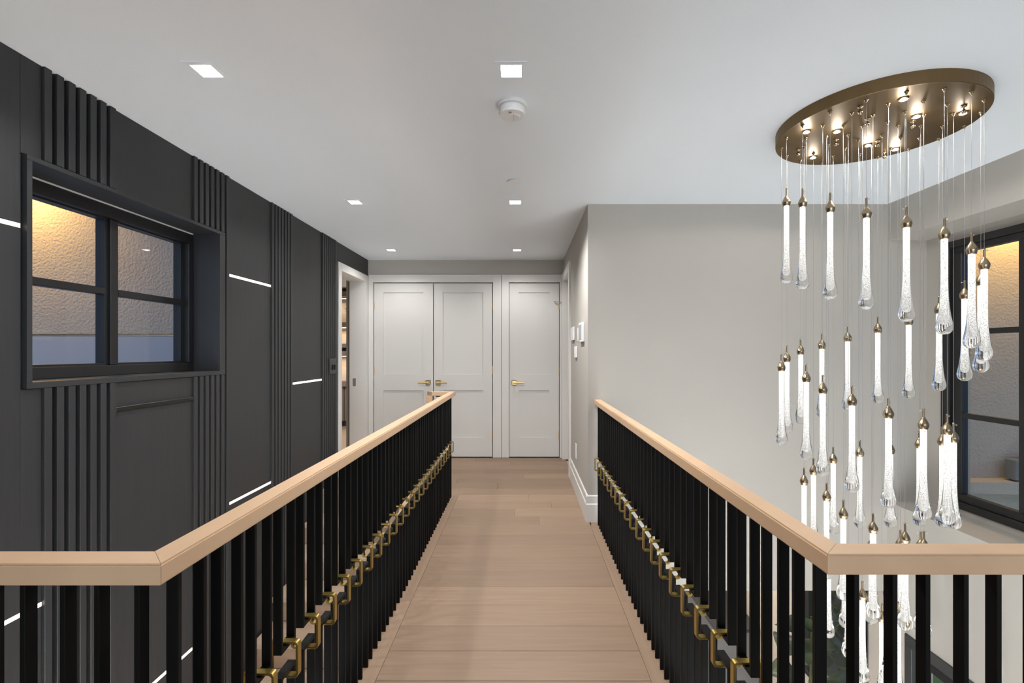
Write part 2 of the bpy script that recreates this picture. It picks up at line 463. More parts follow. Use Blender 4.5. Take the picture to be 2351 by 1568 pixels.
# rear of the hall (behind the viewer) with an added, unseen window for fill light
w = MB()
w.box(-2.2, 3.3, -3.35, -3.2, LOW, 0.25); w.box(-2.2, 3.3, -3.35, -3.2, 2.2, CEIL)
w.box(-2.2, -1.5, -3.35, -3.2, 0.25, 2.2); w.box(2.4, 3.3, -3.35, -3.2, 0.25, 2.2)
struct('wall_rear', w, 'wall', label='pale wall behind the near landing with added window opening')
wf = MB()
for x in (-1.5, 0.43, 2.36): wf.box(x, x + 0.04, -3.33, -3.25, 0.25, 2.2)
wf.box(-1.5, 2.4, -3.33, -3.25, 0.25, 0.29); wf.box(-1.5, 2.4, -3.33, -3.25, 2.16, 2.2)
w5 = struct('window_added_rear', wf, 'blackframe', label='added unseen window for fill light behind the near landing')
for x0, x1 in ((-1.46, 0.43), (0.47, 2.36)): make('pane', bx(x0, x1, -3.30, -3.29, 0.29, 2.16), 'glass', w5)
d = bpy.data.lights.new('rear_fill_light', 'AREA'); d.shape = 'RECTANGLE'; d.size = 3.8; d.size_y = 1.8; d.energy = REAR_FILL_W; d.color = (0.93, 0.96, 1.0)  # fill light added behind the viewer to brighten the hall
put('rear_fill_light', d, (0.45, -3.36, 1.22), rot=(math.radians(90), 0, 0))

wf = MB()  # unseen side window, added to carry a fill light
for y in (-2.9, -1.62, -0.34): wf.box(3.2, 3.28, y, y + 0.04, 0.153, 2.157)
wf.box(3.2, 3.28, -2.9, -0.30, 0.153, 0.193); wf.box(3.2, 3.28, -2.9, -0.30, 2.117, 2.157)
w6 = struct('window_added_side', wf, 'blackframe', label='added unseen window for fill light beside the near landing')
for y0, y1 in ((-2.86, -1.62), (-1.58, -0.34)): make('pane', bx(3.235, 3.241, y0, y1, 0.193, 2.117), 'glass', w6)
d = bpy.data.lights.new('side_fill_light', 'AREA'); d.shape = 'RECTANGLE'; d.size = 1.9; d.size_y = 2.5; d.energy = SIDE_FILL_W; d.color = (0.94, 0.97, 1.0)  # added fill from the window side, mainly for the ceiling
put('side_fill_light', d, (3.32, -1.60, 1.155), rot=(0, math.radians(90), 0))

# storey below: floor, far wall, ceiling under the landing
struct('floor_lower', bx(-2.2, 2.95, -3.3, 7.3, LOW - 0.1, LOW), 'lowfloor', label='grey floor of the storey below')
struct('wall_lower_back', bx(-2.2, 3.0, 7.2, 7.3, LOW, -0.53), 'lowwall', label='beige far wall of the storey below')
struct('ceiling_lower', MB().box(0.63, 3.0, YF + 0.12, 7.3, -0.53, -0.40).box(-2.11, 0.63, 5.97, 7.3, -0.53, -0.40), 'ceiling', label='white ceiling of the storey below')

# ------------------------------------------------------------------ windows
# window_1 in the dark wall
w1 = struct('window_1', MB()
    .box(XL - 0.15, XL + 0.014, 1.800, 3.000, 2.041, 2.060).box(XL - 0.15, XL + 0.014, 1.800, 3.000, 1.160, 1.184)
    .box(XL - 0.15, XL + 0.014, 1.800, 1.820, 1.184, 2.041).box(XL - 0.15, XL + 0.014, 2.947, 3.000, 1.184, 2.041), 'dark', bevel=0.001,
    label='black window in charcoal wall looking at lit stucco')
xo, xi = -2.16, -2.062
fr = MB(); fr.box(xo, xi, 1.82, 2.947, 1.975, 2.034).box(xo, xi, 1.82, 2.947, 1.184, 1.236).box(xo, xi, 1.82, 1.905, 1.236, 1.975).box(xo, xi, 2.905, 2.947, 1.236, 1.975)
make('frame', fr, 'blackframe', w1, bevel=0.003)
make('mullion', bx(xo, xi - 0.02, 2.378, 2.424, 1.236, 1.975), 'blackframe', w1, bevel=0.003)
for y0, y1 in ((1.905, 2.378), (2.424, 2.905)):
    sm = MB(); a = 0.022
    sm.box(-2.14, -2.095, y0, y1, 1.236, 1.246).box(-2.14, -2.095, y0, y1, 1.968, 1.975).box(-2.14, -2.095, y0, y0 + 0.012, 1.246, 1.968).box(-2.14, -2.095, y1 - a, y1, 1.246, 1.968)
    s = make('sash', sm, 'blackframe', w1)
    make('muntin', bx(-2.135, -2.090, y0 + 0.012, y1 - a, 1.590, 1.624), 'blackframe', s, bevel=0.002)
    for z0, z1 in ((1.246, 1.590), (1.624, 1.968)):
        make('pane', bx(-2.122, -2.116, y0 + 0.012, y1 - a, z0, z1), 'glass', s)
bl = make('soffit_light_line', bx(-2.062, -2.054, 1.83, 2.935, 2.033, 2.0385), 'white_plastic')  # white strip in place of the bright line of light in the gap
tag(bl, 'thin white strip standing for a line of light under the window soffit', 'light line')

# window_2 over the void on the right
w2 = struct('window_2', MB().box(XG - 0.02, XG + 0.08, 1.30, 3.469, 2.050, 2.097).box(XG - 0.02, XG + 0.08, 1.30, 3.469, 0.195, 0.245)
    .box(XG - 0.02, XG + 0.08, 3.400, 3.469, 0.245, 2.050).box(XG - 0.02, XG + 0.08, 1.30, 1.36, 0.245, 2.050), 'blackframe', bevel=0.003,
    label='tall black gridded window behind the chandelier')
ys = [3.400, 2.90, 2.40, 1.90, 1.36]
for i in range(4):
    y1, y0 = ys[i], ys[i + 1]
    s = make('sash', MB().box(XG, XG + 0.05, y0, y1, 0.245, 0.298).box(XG, XG + 0.05, y0, y1, 2.006, 2.050).box(XG, XG + 0.05, y0, y0 + 0.042, 0.298, 2.006).box(XG, XG + 0.05, y1 - 0.075, y1, 0.298, 2.006), 'blackframe', w2, bevel=0.003)
    for zz in (0.853, 1.443): make('muntin', bx(XG + 0.003, XG + 0.045, y0 + 0.042, y1 - 0.075, zz - 0.018, zz + 0.018), 'blackframe', s, bevel=0.002)
    for z0, z1 in ((0.298, 0.835), (0.871, 1.425), (1.461, 2.006)): make('pane', bx(XG + 0.02, XG + 0.026, y0 + 0.042, y1 - 0.075, z0, z1), 'glass', s)

# lower windows
w3 = struct('window_3', MB().box(XR - 0.01, XR + 0.10, 1.20, 3.44, -0.83, -0.752).box(XR - 0.01, XR + 0.10, 3.375, 3.44, LOW, -0.83).box(XR - 0.01, XR + 0.10, 1.20, 1.27, LOW, -0.83).box(XR - 0.01, XR + 0.10, 2.28, 2.36, LOW, -0.83), 'greyframe', bevel=0.003,
    label='charcoal framed patio window of the lower storey')
for y0, y1 in ((1.27, 2.28), (2.36, 3.375)):
    s = make('sash', MB().box(XR + 0.03, XR + 0.08, y0, y1, -0.92, -0.83).box(XR + 0.03, XR + 0.08, y0, y0 + 0.06, LOW + 0.1, -0.92).box(XR + 0.03, XR + 0.08, y1 - 0.06, y1, LOW + 0.1, -0.92).box(XR + 0.03, XR + 0.08, y0, y1, LOW, LOW + 0.1), 'blackframe', w3)
    make('pane', bx(XR + 0.05, XR + 0.056, y0 + 0.06, y1 - 0.06, LOW + 0.1, -0.92), 'glass', s)
w4 = struct('window_4', MB().box(XR - 0.005, XR + 0.08, 3.81, 4.69, -0.58, -0.532).box(XR - 0.005, XR + 0.08, 3.81, 4.69, -1.88, -1.83).box(XR - 0.005, XR + 0.08, 3.81, 3.85, -1.83, -0.58).box(XR - 0.005, XR + 0.08, 4.60, 4.69, -1.83, -0.58), 'blackframe', bevel=0.003,
    label='black framed garden window of the lower storey')
make('pane', bx(XR + 0.04, XR + 0.046, 3.85, 4.60, -1.83, -0.58), 'glass', w4)

# ------------------------------------------------------------------ outside
struct('wall_exterior_left', MB().box(-6.5, -2.11, 4.0, 4.12, 1.455, 3.2).box(-6.5, -2.11, 4.012, 4.12, -1.0, 1.44), 'stucco', label='stucco house wing seen through the left window')
struct('trim_5', bx(-6.5, -2.205, 3.985, 4.012, -1.0, 1.432), 'band', label='smooth blue grey plinth under the stucco')
struct('ceiling_soffit_left', bx(-6.5, -2.2, 3.0, 4.0, 3.0, 3.1), 'trim', label='eaves soffit over the stucco wing')
struct('wall_exterior_right', MB().box(3.30, 7.5, 4.6, 4.75, 0.07, 3.3).box(3.30, 7.5, 4.6, 4.75, -0.50, -0.04), 'stucco', label='tan stucco wing seen through the right window')
struct('trim_6', bx(3.30, 7.5, 4.44, 4.75, -0.04, 0.07), 'stucco', label='projecting stucco ledge outside the right window')
struct('ceiling_soffit_right', bx(3.30, 7.5, 3.7, 4.6, 2.95, 3.05), 'trim', label='eaves soffit outside the right window')
def ext_lamp(loc, label, watts):
    e = empty('soffit_downlight', loc, label, 'light')
    make('trim_ring', MB().ring([(loc[0] + 0.06 * math.cos(a * math.pi / 8), loc[1] + 0.06 * math.sin(a * math.pi / 8)) for a in range(16)],
                                [(loc[0] + 0.045 * math.cos(a * math.pi / 8), loc[1] + 0.045 * math.sin(a * math.pi / 8)) for a in range(16)], 'z', loc[2] - 0.008, loc[2]), 'blackframe', e)
    make('lens', MB().lathe([(0.045, -0.004), (0.045, 0)], 16, loc), M['led'], e)
    spot('soffit_lamp', (loc[0], loc[1], loc[2] - 0.02), watts, (1.0, 0.58, 0.17), 150, 0.6, 0.03, e)
ext_lamp((-4.25, 3.70, 2.998), 'warm eaves downlight above the stucco beyond the left window', 80)
ext_lamp((4.70, 4.20, 2.948), 'warm eaves downlight above the stucco beyond the right window', 75)
# box light standing on the ledge
e = empty('ledge_floodlight', (4.76, 4.50, 0.07), 'square metal floodlight standing on the ledge outside the right window', 'light')
make('housing', bx(4.66, 4.78, 4.45, 4.55, 0.085, 0.275), 'cabinet', e, bevel=0.006)
make('lamp_head', MB().box(4.785, 4.92, 4.46, 4.56, 0.10, 0.265).box(4.80, 4.92, 4.455, 4.565, 0.255, 0.285), 'greyframe', e, bevel=0.004)
make('lens', bx(4.81, 4.88, 4.455, 4.462, 0.15, 0.24), 'screen', e)
make('foot', MB().box(4.68, 4.90, 4.47, 4.53, 0.07, 0.086), 'roof', e)
make('knob', MB().lathe([(0.0, 0.026), (0.012, 0.02), (0.016, 0.01), (0.012, 0)], 10, (4.76, 4.50, 0.275)), 'steel', e, smooth=True)
# garden
struct('floor_garden', bx(2.95, 14, -4, 14, LOW - 0.5, LOW - 0.25), 'lawn', label='green lawn outside the lower windows')
h = empty('garden_house', (7.0, 10.0, LOW - 0.25), 'blue grey house with dark sloping eaves across the garden', 'building')
make('wall', bx(5.3, 11, 9.2, 11.5, LOW - 0.25, -1.9), 'house', h)
make('roof_edge', MB().quadbox([(5.0, 9.0, -1.55), (11.2, 9.0, -3.6), (11.2, 11.7, -3.6), (5.0, 11.7, -1.55), (5.0, 9.0, -1.40), (11.2, 9.0, -3.45), (11.2, 11.7, -3.45), (5.0, 11.7, -1.40)]), 'roof', h)

# ------------------------------------------------------------------ staircase on the left, going down towards the viewer
st = empty('staircase', (-1.30, 2.3, LOW), 'pale oak staircase descending along the charcoal wall', 'staircase')
RISE, RUN = 0.1844, 0.262
make('riser', bx(-1.895, -0.705, 4.335, 4.355, -RISE, -0.02), 'tread', st)
for k in range(1, 16):
    z = -k * RISE; yb = 4.355 - (k - 1) * RUN; yf = yb - RUN
    make('tread', bx(-1.895, -0.705, yf - 0.02, yb - 0.001, z - 0.04, z), 'tread', st, bevel=0.003)
    if k < 15: make('riser', bx(-1.895, -0.705, yf, yf + 0.018, z - RISE + 0.001, z - 0.041), 'tread', st)
make('stringer', MB().prism([(4.36, -0.32), (4.36, -0.05), (0.45, -0.05 - 3.91 * RISE / RUN), (0.45, -0.32 - 3.91 * RISE / RUN)], 'x', -0.704, -0.690), 'trim', st)

# ------------------------------------------------------------------ strip lights in the dark wall
def strip(y0, y1, z, label, lit=True):
    e = empty('wall_light_strip', (XL, (y0 + y1) / 2, z - HZ), label, 'strip light', 'light strips in the charcoal wall' if lit else None)
    make('channel', MB().box(XL - 0.0078, XL - 0.004, y0, y1, z - HZ, z + HZ), 'channel', e)
    if lit: make('diffuser', bx(XL - 0.004, XL + 0.001, y0, y1, z - HZ, z + HZ), 'led', e)
    else: make('diffuser', MB().box(XL + 0.0001, XL + 0.012, y0, y1, z - 0.0115, z + 0.0105), 'channel', e, bevel=0.003)
strip(0.552, 1.787, 1.782, 'lit strip light ending at the near side of the window')
strip(ends[1][1] + 0.002, 3.563, 1.802, 'lit strip light just right of the black window')
strip(ends[2][1] + 0.002, 4.467, 1.039, 'lit strip light nearest the study doorway')
strip(ends[1][1] + 0.002, 3.563, 0.314, 'lit strip light just above the left handrail')
strip(ends[0][1] + 0.002, 2.717, 1.033, 'unlit black strip below the black window', False)
strip(0.552, 1.866, 0.302, 'lit strip seen between the front balusters at lower left corner')
strip(ends[0][1] + 0.002, 2.717, -0.413, 'lowest lit strip seen through the left balusters')
# wall switch on the slats
e = empty('wall_switch', (-1.885, 4.68, 1.10), 'black double wall switch on ribbed band beside the doorway', 'switch')
make('plate', bx(XL + TH, XL + TH + 0.012, 4.605, 4.765, 1.085, 1.235), 'greyframe', e, bevel=0.003)
for yy in (4.648, 4.703): make('toggle', bx(XL + TH + 0.012, XL + TH + 0.019, yy, yy + 0.024, 1.125, 1.175), 'black', e)

# ------------------------------------------------------------------ balustrades
ZR, ZB = 0.937, 0.899                # handrail top and underside
def u_bar(z_open, z_strap, half=0.0352, t=0.0095, d=0.0115, name='upper_bar'):
    o, i = half + t / 2, half - t / 2
    s = t if z_open > z_strap else -t
    pts = [(-o, z_open), (-o, z_strap), (o, z_strap), (o, z_open), (i, z_open), (i, z_strap + s), (-i, z_strap + s), (-i, z_open)]
    return MB().prism(pts, 'x', -d, d).mesh(name, 'black', 0.0008)
def rrect(hx, z0, z1, r, seg=4):
    pts = []
    for cx, cz, a0 in ((hx - r, z0 + r, -90), (hx - r, z1 - r, 0), (-hx + r, z1 - r, 90), (-hx + r, z0 + r, 180)):
        for k in range(seg + 1):
            a = math.radians(a0 + 90 * k / seg); pts.append((cx + r * math.cos(a), cz + r * math.sin(a)))
    return pts
ME_UP = u_bar(ZB, 0.497, name='upper_bar')
ME_LO = u_bar(0.0, 0.436, name='lower_bar')
LT = 0.0068
ME_LINK = MB().ring(rrect(0.041, 0.4170, 0.5150, 0.011), rrect(0.041 - LT, 0.4170 + LT, 0.5150 - LT, 0.011 - LT * 0.8), 'y', -0.0095, 0.0095).mesh('brass_link', 'brass', 0.0009)
def unit(root, x, y, rotz=0.0):
    put('upper_bar', ME_UP, (x, y, 0), root, rotz)
    put('lower_bar', ME_LO, (x, y, 0), root, rotz)
    put('brass_link', ME_LINK, (x, y, 0), root, rotz)
def rail_piece(root, poly):
    return make('handrail', MB().prism(poly, 'z', ZB, ZR), 'rail', root, bevel=0.0035, seg=2, longest=0.12)

LB = empty('balustrade', (-0.65, 0.84, 0), 'left balustrade with maple handrail between bridge and staircase', 'balustrade', None)
g = 0.0004
rail_piece(LB, [(-0.677, 0.865 + g), (-0.622, 0.809 + g), (-0.622, 4.36), (-0.677, 4.305)])
rail_piece(LB, [(-0.622, 0.809 - g), (-0.677, 0.865 - g), (-1.905, 0.865), (-1.905, 0.809)][::-1])
rail_piece(LB, [(-0.677, 4.305 + g), (-0.622, 4.36 + g), (-0.885, 4.36), (-0.830, 4.305)])
for k in range(27): unit(LB, -0.65, 0.912 + 0.1245 * k)
for k in range(9): unit(LB, -0.713 - 0.1305 * k, 0.837, math.pi / 2)
# end legs and the stair rail that returns behind it
make('end_post', bx(-0.66, -0.64, 4.225, 4.235, 0, ZB), 'black', LB, bevel=0.0008)
sl = RISE / RUN
ZD = 0.835                            # the rail drops here before it follows the stairs
make('rail_drop', MB().box(-0.885, -0.830, 4.305, 4.3598, ZD - 0.02, ZB), 'rail', LB, bevel=0.002)
make('stair_handrail', MB().quadbox([(-0.885, 2.2, ZD - 0.04 - 2.105 * sl), (-0.830, 2.2, ZD - 0.04 - 2.105 * sl), (-0.830, 4.305, ZD - 0.04), (-0.885, 4.305, ZD - 0.04),
                                     (-0.885, 2.2, ZD - 2.105 * sl), (-0.830, 2.2, ZD - 2.105 * sl), (-0.830, 4.305, ZD), (-0.885, 4.305, ZD)]), 'rail', LB, bevel=0.003)
make('rail_bracket', bx(-0.80, -0.69, 4.325, 4.345, ZB - 0.010, ZB), 'black', LB)

RB = empty('balustrade', (0.575, 0.87, 0), 'right balustrade with maple handrail in front of the chandelier void', 'balustrade', None)
rail_piece(RB, [(0.549, 0.848 + g), (0.601, 0.900 + g), (0.601, YF), (0.549, YF)])
rail_piece(RB, [(0.549, 0.848 - g), (2.795, 0.848), (2.795, 0.900), (0.601, 0.900 - g)])
for k in range(21): unit(RB, 0.575, 0.946 + 0.1275 * k)
for k in range(16): unit(RB, 0.648 + 0.1308 * k, 0.874, math.pi / 2)

# ------------------------------------------------------------------ recessed ceiling lights
def downlight(x, y, label, watts, CEIL=CEIL):
    e = empty('recessed_downlight', (x, y, CEIL), label, 'ceiling light', 'square recessed ceiling lights')
    o_, i_ = 0.063, 0.041
    make('trim_plate', MB().ring([(x - o_, y - o_), (x + o_, y - o_), (x + o_, y + o_), (x - o_, y + o_)],
                                 [(x - i_, y - i_), (x + i_, y - i_), (x + i_, y + i_), (x - i_, y + i_)], 'z', CEIL - 0.003, CEIL - 0.0002), 'ceiling', e)
    make('lens', bx(x - i_, x + i_, y - i_, y + i_, CEIL - 0.0015, CEIL - 0.0003), 'lamp', e)
    spot('downlight_lamp', (x, y, CEIL - 0.012), watts, (1.0, 0.985, 0.965) if CEIL > 0 else (1.0, 0.90, 0.78) if CEIL < -0.4 else (0.76, 0.89, 1.0) if x < 0 else (0.90, 0.95, 1.0), 150, 0.7, 0.035, e)
for x, y, lb, wt in ((-1.274, 1.8975, 'large square downlight nearest the charcoal wall, above the window', STAIR_DOWNLIGHT_W), (-0.046, 1.8975, 'large square downlight in front of the smoke alarm', DOWNLIGHT_W),
                 (-1.27, 3.563, 'square downlight of the middle pair, on the charcoal wall side', STAIR_DOWNLIGHT_W), (-0.056, 3.563, 'square downlight just behind the round sprinkler cover', DOWNLIGHT_W),
                 (-1.465, 5.238, 'small far downlight above the double door', FAR_DOWNLIGHT_W), (-0.063, 5.238, 'small far downlight above the narrow single door', FAR_DOWNLIGHT_W),
                 (-1.27, -1.44, 'square downlight over the rear of the near landing, charcoal wall side', NEAR_DOWNLIGHT_W), (-0.05, -1.44, 'square downlight over the middle of the near landing', NEAR_DOWNLIGHT_W),
                 (1.6, -1.0, 'added unseen downlight over the near landing on the window side', NEAR_DOWNLIGHT_W)):  # the window-side landing lamp is added, out of view
    downlight(x, y, lb, wt)
downlight(-3.2, 6.6, 'added unseen fill downlight in the study beyond the doorway', 110.0)  # unseen lamp added to brighten the study behind the doorway
for x, y, z, lb, wt in ((1.25, 4.5, -0.53, 'added lower storey fill lamp under the landing nearest the bridge', LOWER_FAR_FILL_W), (2.1, 5.4, -0.53, 'added lower storey fill lamp by the grey cabinets', LOWER_FAR_FILL_W), (1.0, 6.3, -0.53, 'added lower storey fill lamp by the beige far wall', LOWER_FAR_FILL_W),
                 (1.1, 0.45, -0.30, 'added lower storey fill lamp under the near landing on the chandelier side', LOWER_RIGHT_FILL_W), (2.1, 0.45, -0.30, 'added lower storey fill lamp under the near landing by the patio window', LOWER_RIGHT_FILL_W), (1.6, -0.9, -0.30, 'added lower storey fill lamp deep under the near landing', LOWER_RIGHT_FILL_W),
                 (-1.3, 0.30, -0.30, 'added lower storey fill lamp at the foot of the staircase', LOWER_LEFT_FILL_W), (-0.9, -0.9, -0.30, 'added lower storey fill lamp beyond the foot of the staircase', LOWER_LEFT_FILL_W)):
    downlight(x, y, lb, wt, z)  # unseen lower-storey lamps, added to brighten the ceiling and lower room

# smoke alarm and sprinkler cover
sx, sy = -0.048, 2.16
e = empty('smoke_alarm', (sx, sy, CEIL - 0.052), 'round white smoke alarm on the ceiling', 'smoke alarm')
make('base', MB().lathe([(0.069, 0.0), (0.069, -0.010), (0.066, -0.014), (0.055, -0.014)], 40, (sx, sy, CEIL)), 'white_plastic', e, smooth=False)
make('body', MB().lathe([(0.056, -0.014), (0.060, -0.021), (0.061, -0.042), (0.057, -0.050), (0.0, -0.052)], 40, (sx, sy, CEIL)), 'white_plastic', e, smooth=False)
make('test_button', MB().lathe([(0.030, -0.050), (0.030, -0.0535), (0.027, -0.055), (0.0, -0.055)], 28, (sx + 0.006, sy + 0.008, CEIL)), 'white_plastic', e)
make('sensor_slot', bx(sx - 0.016, sx - 0.002, sy - 0.038, sy - 0.030, CEIL - 0.0535, CEIL - 0.050), 'grey_slot', e)
make('button_groove', bx(sx + 0.006, sx + 0.0075, sy - 0.020, sy + 0.036, CEIL - 0.0556, CEIL - 0.0548), 'grey_slot', e)
px_, py_ = -0.061, 3.127
s = make('sprinkler_cover', MB().lathe([(0.034, 0.0), (0.034, -0.008), (0.043, -0.009), (0.043, -0.012), (0.0, -0.0125)], 32, (px_, py_, CEIL)), 'white_plastic')
tag(s, 'flat round white sprinkler cover on the ceiling', 'sprinkler')

# ------------------------------------------------------------------ devices on the corridor wall
def wall_plate(name, y0, y1, z0, z1, th, label, cat, face=None):
    e = empty(name, (XW, (y0 + y1) / 2, z0), label, cat)
    make('plate', bx(XW - th, XW - 0.0005, y0, y1, z0, z1), 'white_plastic', e, bevel=0.003)
    if face: make(face[0], bx(XW - th - 0.002, XW - th + 0.001, y0 + face[2], y1 - face[2], z0 + face[3], z1 - face[3]), face[1], e)
    return e
wall_plate('keypad', 4.50, 4.72, 1.415, 1.545, 0.018, 'white keypad panel near the side doorway', 'keypad', ('key_field', 'white_plastic', 0.02, 0.025))
wall_plate('touch_panel', 3.80, 4.02, 1.385, 1.545, 0.022, 'white touch panel with grey screen on corridor wall', 'touch panel', ('screen', 'screen', 0.03, 0.018))
wall_plate('thermostat', 4.30, 4.42, 1.250, 1.355, 0.018, 'small white thermostat under the keypad', 'thermostat', ('dial', 'white_plastic', 0.03, 0.03))
wall_plate('blank_plate', 4.20, 4.28, 1.40, 1.52, 0.005, 'flush white cover plate between keypad and touch panel', 'cover plate')
o = wall_plate('socket_outlet', 4.33, 4.42, 0.31, 0.45, 0.007, 'white socket outlet low on corridor wall', 'outlet', ('socket_face', 'white_plastic', 0.022, 0.03))

# ------------------------------------------------------------------ chandelier
CX, CY, CR, CT = 1.712, 2.30, 0.42, 0.055
ZC = CEIL - CT
ch = empty('chandelier', (CX, CY, ZC), 'round bronze canopy chandelier with a spiral of glass drops', 'chandelier')
can = make('canopy', MB().lathe([(CR, CT - 0.0002), (CR, 0.002), (CR - 0.002, 0.0), (CR - 0.006, 0.0005), (0.0, 0.0005)], 96, (CX, CY, ZC)), 'canopy', ch)
PEND = [(1.369, 2.488, 1.29), (1.329, 2.37, 2.126), (1.453, 2.586, 1.336), (1.566, 2.65, 1.376), (1.333, 2.24, 2.08), (1.48, 2.474, 0.692), (1.43, 2.372, 1.239), (1.582, 2.559, 0.724), (1.707, 2.684, 1.408), (1.429, 2.24, 1.193), (1.521, 2.354, 0.647), (1.59, 2.447, 0.298), (1.383, 2.116, 2.018), (1.712, 2.593, 0.779), (1.527, 2.24, 0.599), (1.708, 2.492, 0.321), (1.619, 2.339, 0.262), (1.841, 2.665, 1.45), (1.486, 2.123, 1.149), (1.708, 2.393, 0.004), (1.839, 2.566, 0.821), (1.624, 2.248, 0.207), (1.472, 2.015, 1.963), (1.596, 2.143, 0.567), (1.962, 2.599, 1.496), (1.79, 2.343, 0.048), (1.591, 2.046, 1.103), (1.71, 2.203, 0.237), (1.948, 2.492, 0.852), (1.791, 2.245, 0.109), (1.902, 2.369, 0.405), (1.594, 1.954, 1.906), (1.72, 2.116, 0.532), (2.053, 2.502, 1.534), (1.727, 2.027, 1.058), (1.826, 2.141, 0.487), (1.999, 2.37, 0.906), (1.898, 2.243, 0.446), (1.731, 1.931, 1.853), (1.85, 2.05, 1.031), (1.949, 2.128, 0.982), (2.103, 2.376, 1.584), (2.006, 2.248, 0.944), (2.109, 2.245, 1.643), (1.863, 1.952, 1.796), (2.065, 2.12, 1.689), (1.977, 2.015, 1.744), (1.83, 2.468, 0.356)]
def curve_prof(pts, n=4):
    """Catmull-Rom through (r, z)"""
    out = []
    P = [pts[0]] + pts + [pts[-1]]
    for i in range(1, len(P) - 2):
        p0, p1, p2, p3 = P[i - 1:i + 3]
        for k in range(n):
            t = k / n
            out.append(tuple(max(0.0, 0.5 * (2 * p1[j] + (p2[j] - p0[j]) * t + (2 * p0[j] - 5 * p1[j] + 4 * p2[j] - p3[j]) * t * t + (3 * p1[j] - p0[j] - 3 * p2[j] + p3[j]) * t ** 3)) if j == 0
                             else 0.5 * (2 * p1[j] + (p2[j] - p0[j]) * t + (2 * p0[j] - 5 * p1[j] + 4 * p2[j] - p3[j]) * t * t + (3 * p1[j] - p0[j] - 3 * p2[j] + p3[j]) * t ** 3) for j in range(2)))
    out.append(pts[-1]); return out
ME_CAP = MB().lathe(curve_prof([(0.0044, 0.0), (0.0044, -0.030), (0.0055, -0.038), (0.0125, -0.050), (0.0192, -0.066), (0.0190, -0.076), (0.0155, -0.0885)], 4), 20).mesh('cap', 'cap', smooth=True)
ME_DROP = MB().lathe([(0.0118, -0.0885)] + curve_prof([(0.0118, -0.12), (0.0118, -0.22), (0.0126, -0.29), (0.0150, -0.345), (0.0200, -0.395), (0.0262, -0.430), (0.0283, -0.449), (0.0250, -0.466), (0.0140, -0.4775)], 3) + [(0, -0.480)], 24).mesh('glass_drop', 'dropglass', smooth=True)
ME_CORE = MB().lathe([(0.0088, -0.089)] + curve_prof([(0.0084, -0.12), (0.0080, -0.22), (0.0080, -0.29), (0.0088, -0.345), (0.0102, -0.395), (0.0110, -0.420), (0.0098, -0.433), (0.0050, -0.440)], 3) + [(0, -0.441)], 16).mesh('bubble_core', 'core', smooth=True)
ME_SCREW = MB().tube((0.0035, 0, -0.009), (0.011, 0, -0.009), 0.0013, 6).lathe([(0, 0.0028), (0.0025, 0.0015), (0.003, 0), (0.0025, -0.0015), (0, -0.0028)], 8, (0.0115, 0, -0.009)).mesh('set_screw', 'steel', smooth=True)
ME_GROM = MB().lathe([(0.0085, 0.0), (0.0085, -0.0025), (0.005, -0.005), (0.0035, -0.012), (0.0025, -0.014), (0.0, -0.014)], 12).mesh('grommet', 'cap', smooth=True)
for i, (x, y, z) in enumerate(PEND):
    gd = put('glass_drop', ME_DROP, (x, y, z), ch)
    put('cap', ME_CAP, (x, y, z), gd)
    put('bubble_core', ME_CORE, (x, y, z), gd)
    put('set_screw', ME_SCREW, (x, y, z), gd, rotz=random.choice((0.3, 2.8, -0.4, 3.4, -1.2)))
    make('suspension_wire', MB().tube((x, y, z - 0.004), (x, y, ZC - 0.010), 0.0008, 6), 'wire', gd)
    put('grommet', ME_GROM, (x, y, ZC + 0.0004), can)
for x, y in ((1.485, 2.069), (1.596, 2.178), (1.592, 2.389), (1.812, 2.402), (1.469, 2.509), (1.825, 2.199), (1.937, 2.065), (1.955, 2.544)):
    make('canopy_knob', MB().lathe([(0.011, 0), (0.011, -0.004), (0.004, -0.006), (0.004, -0.016), (0.009, -0.020), (0.010, -0.026), (0.006, -0.033), (0, -0.034)], 14, (x, y, ZC)), 'cap', can, smooth=True)
for x, y in ((1.388, 2.301), (1.535, 2.297), (1.607, 2.604), (1.799, 2.45), (1.98, 2.499), (1.622, 2.003), (1.801, 2.151), (1.985, 2.121)):
    b = make('spot_bezel', MB().lathe([(0.019, 0.0), (0.019, -0.004), (0.015, -0.006), (0.0, -0.006)], 20, (x, y, ZC)), 'cap', can)
    make('spot_lens', MB().lathe([(0.0135, -0.006), (0.0135, -0.0075), (0.0, -0.008)], 16, (x, y, ZC)), 'chlens', can)
    spot('canopy_spot_lamp', (x, y, ZC - 0.014), CANOPY_SPOT_W, (1.0, 0.97, 0.92), 176, 0.15, 0.012, ch)
    pd = bpy.data.lights.new('canopy_lens_glow', 'POINT'); pd.energy = 0.35; pd.color = (1.0, 0.97, 0.92); pd.shadow_soft_size = 0.013
    put('canopy_lens_glow', pd, (x, y, ZC - 0.026), ch)

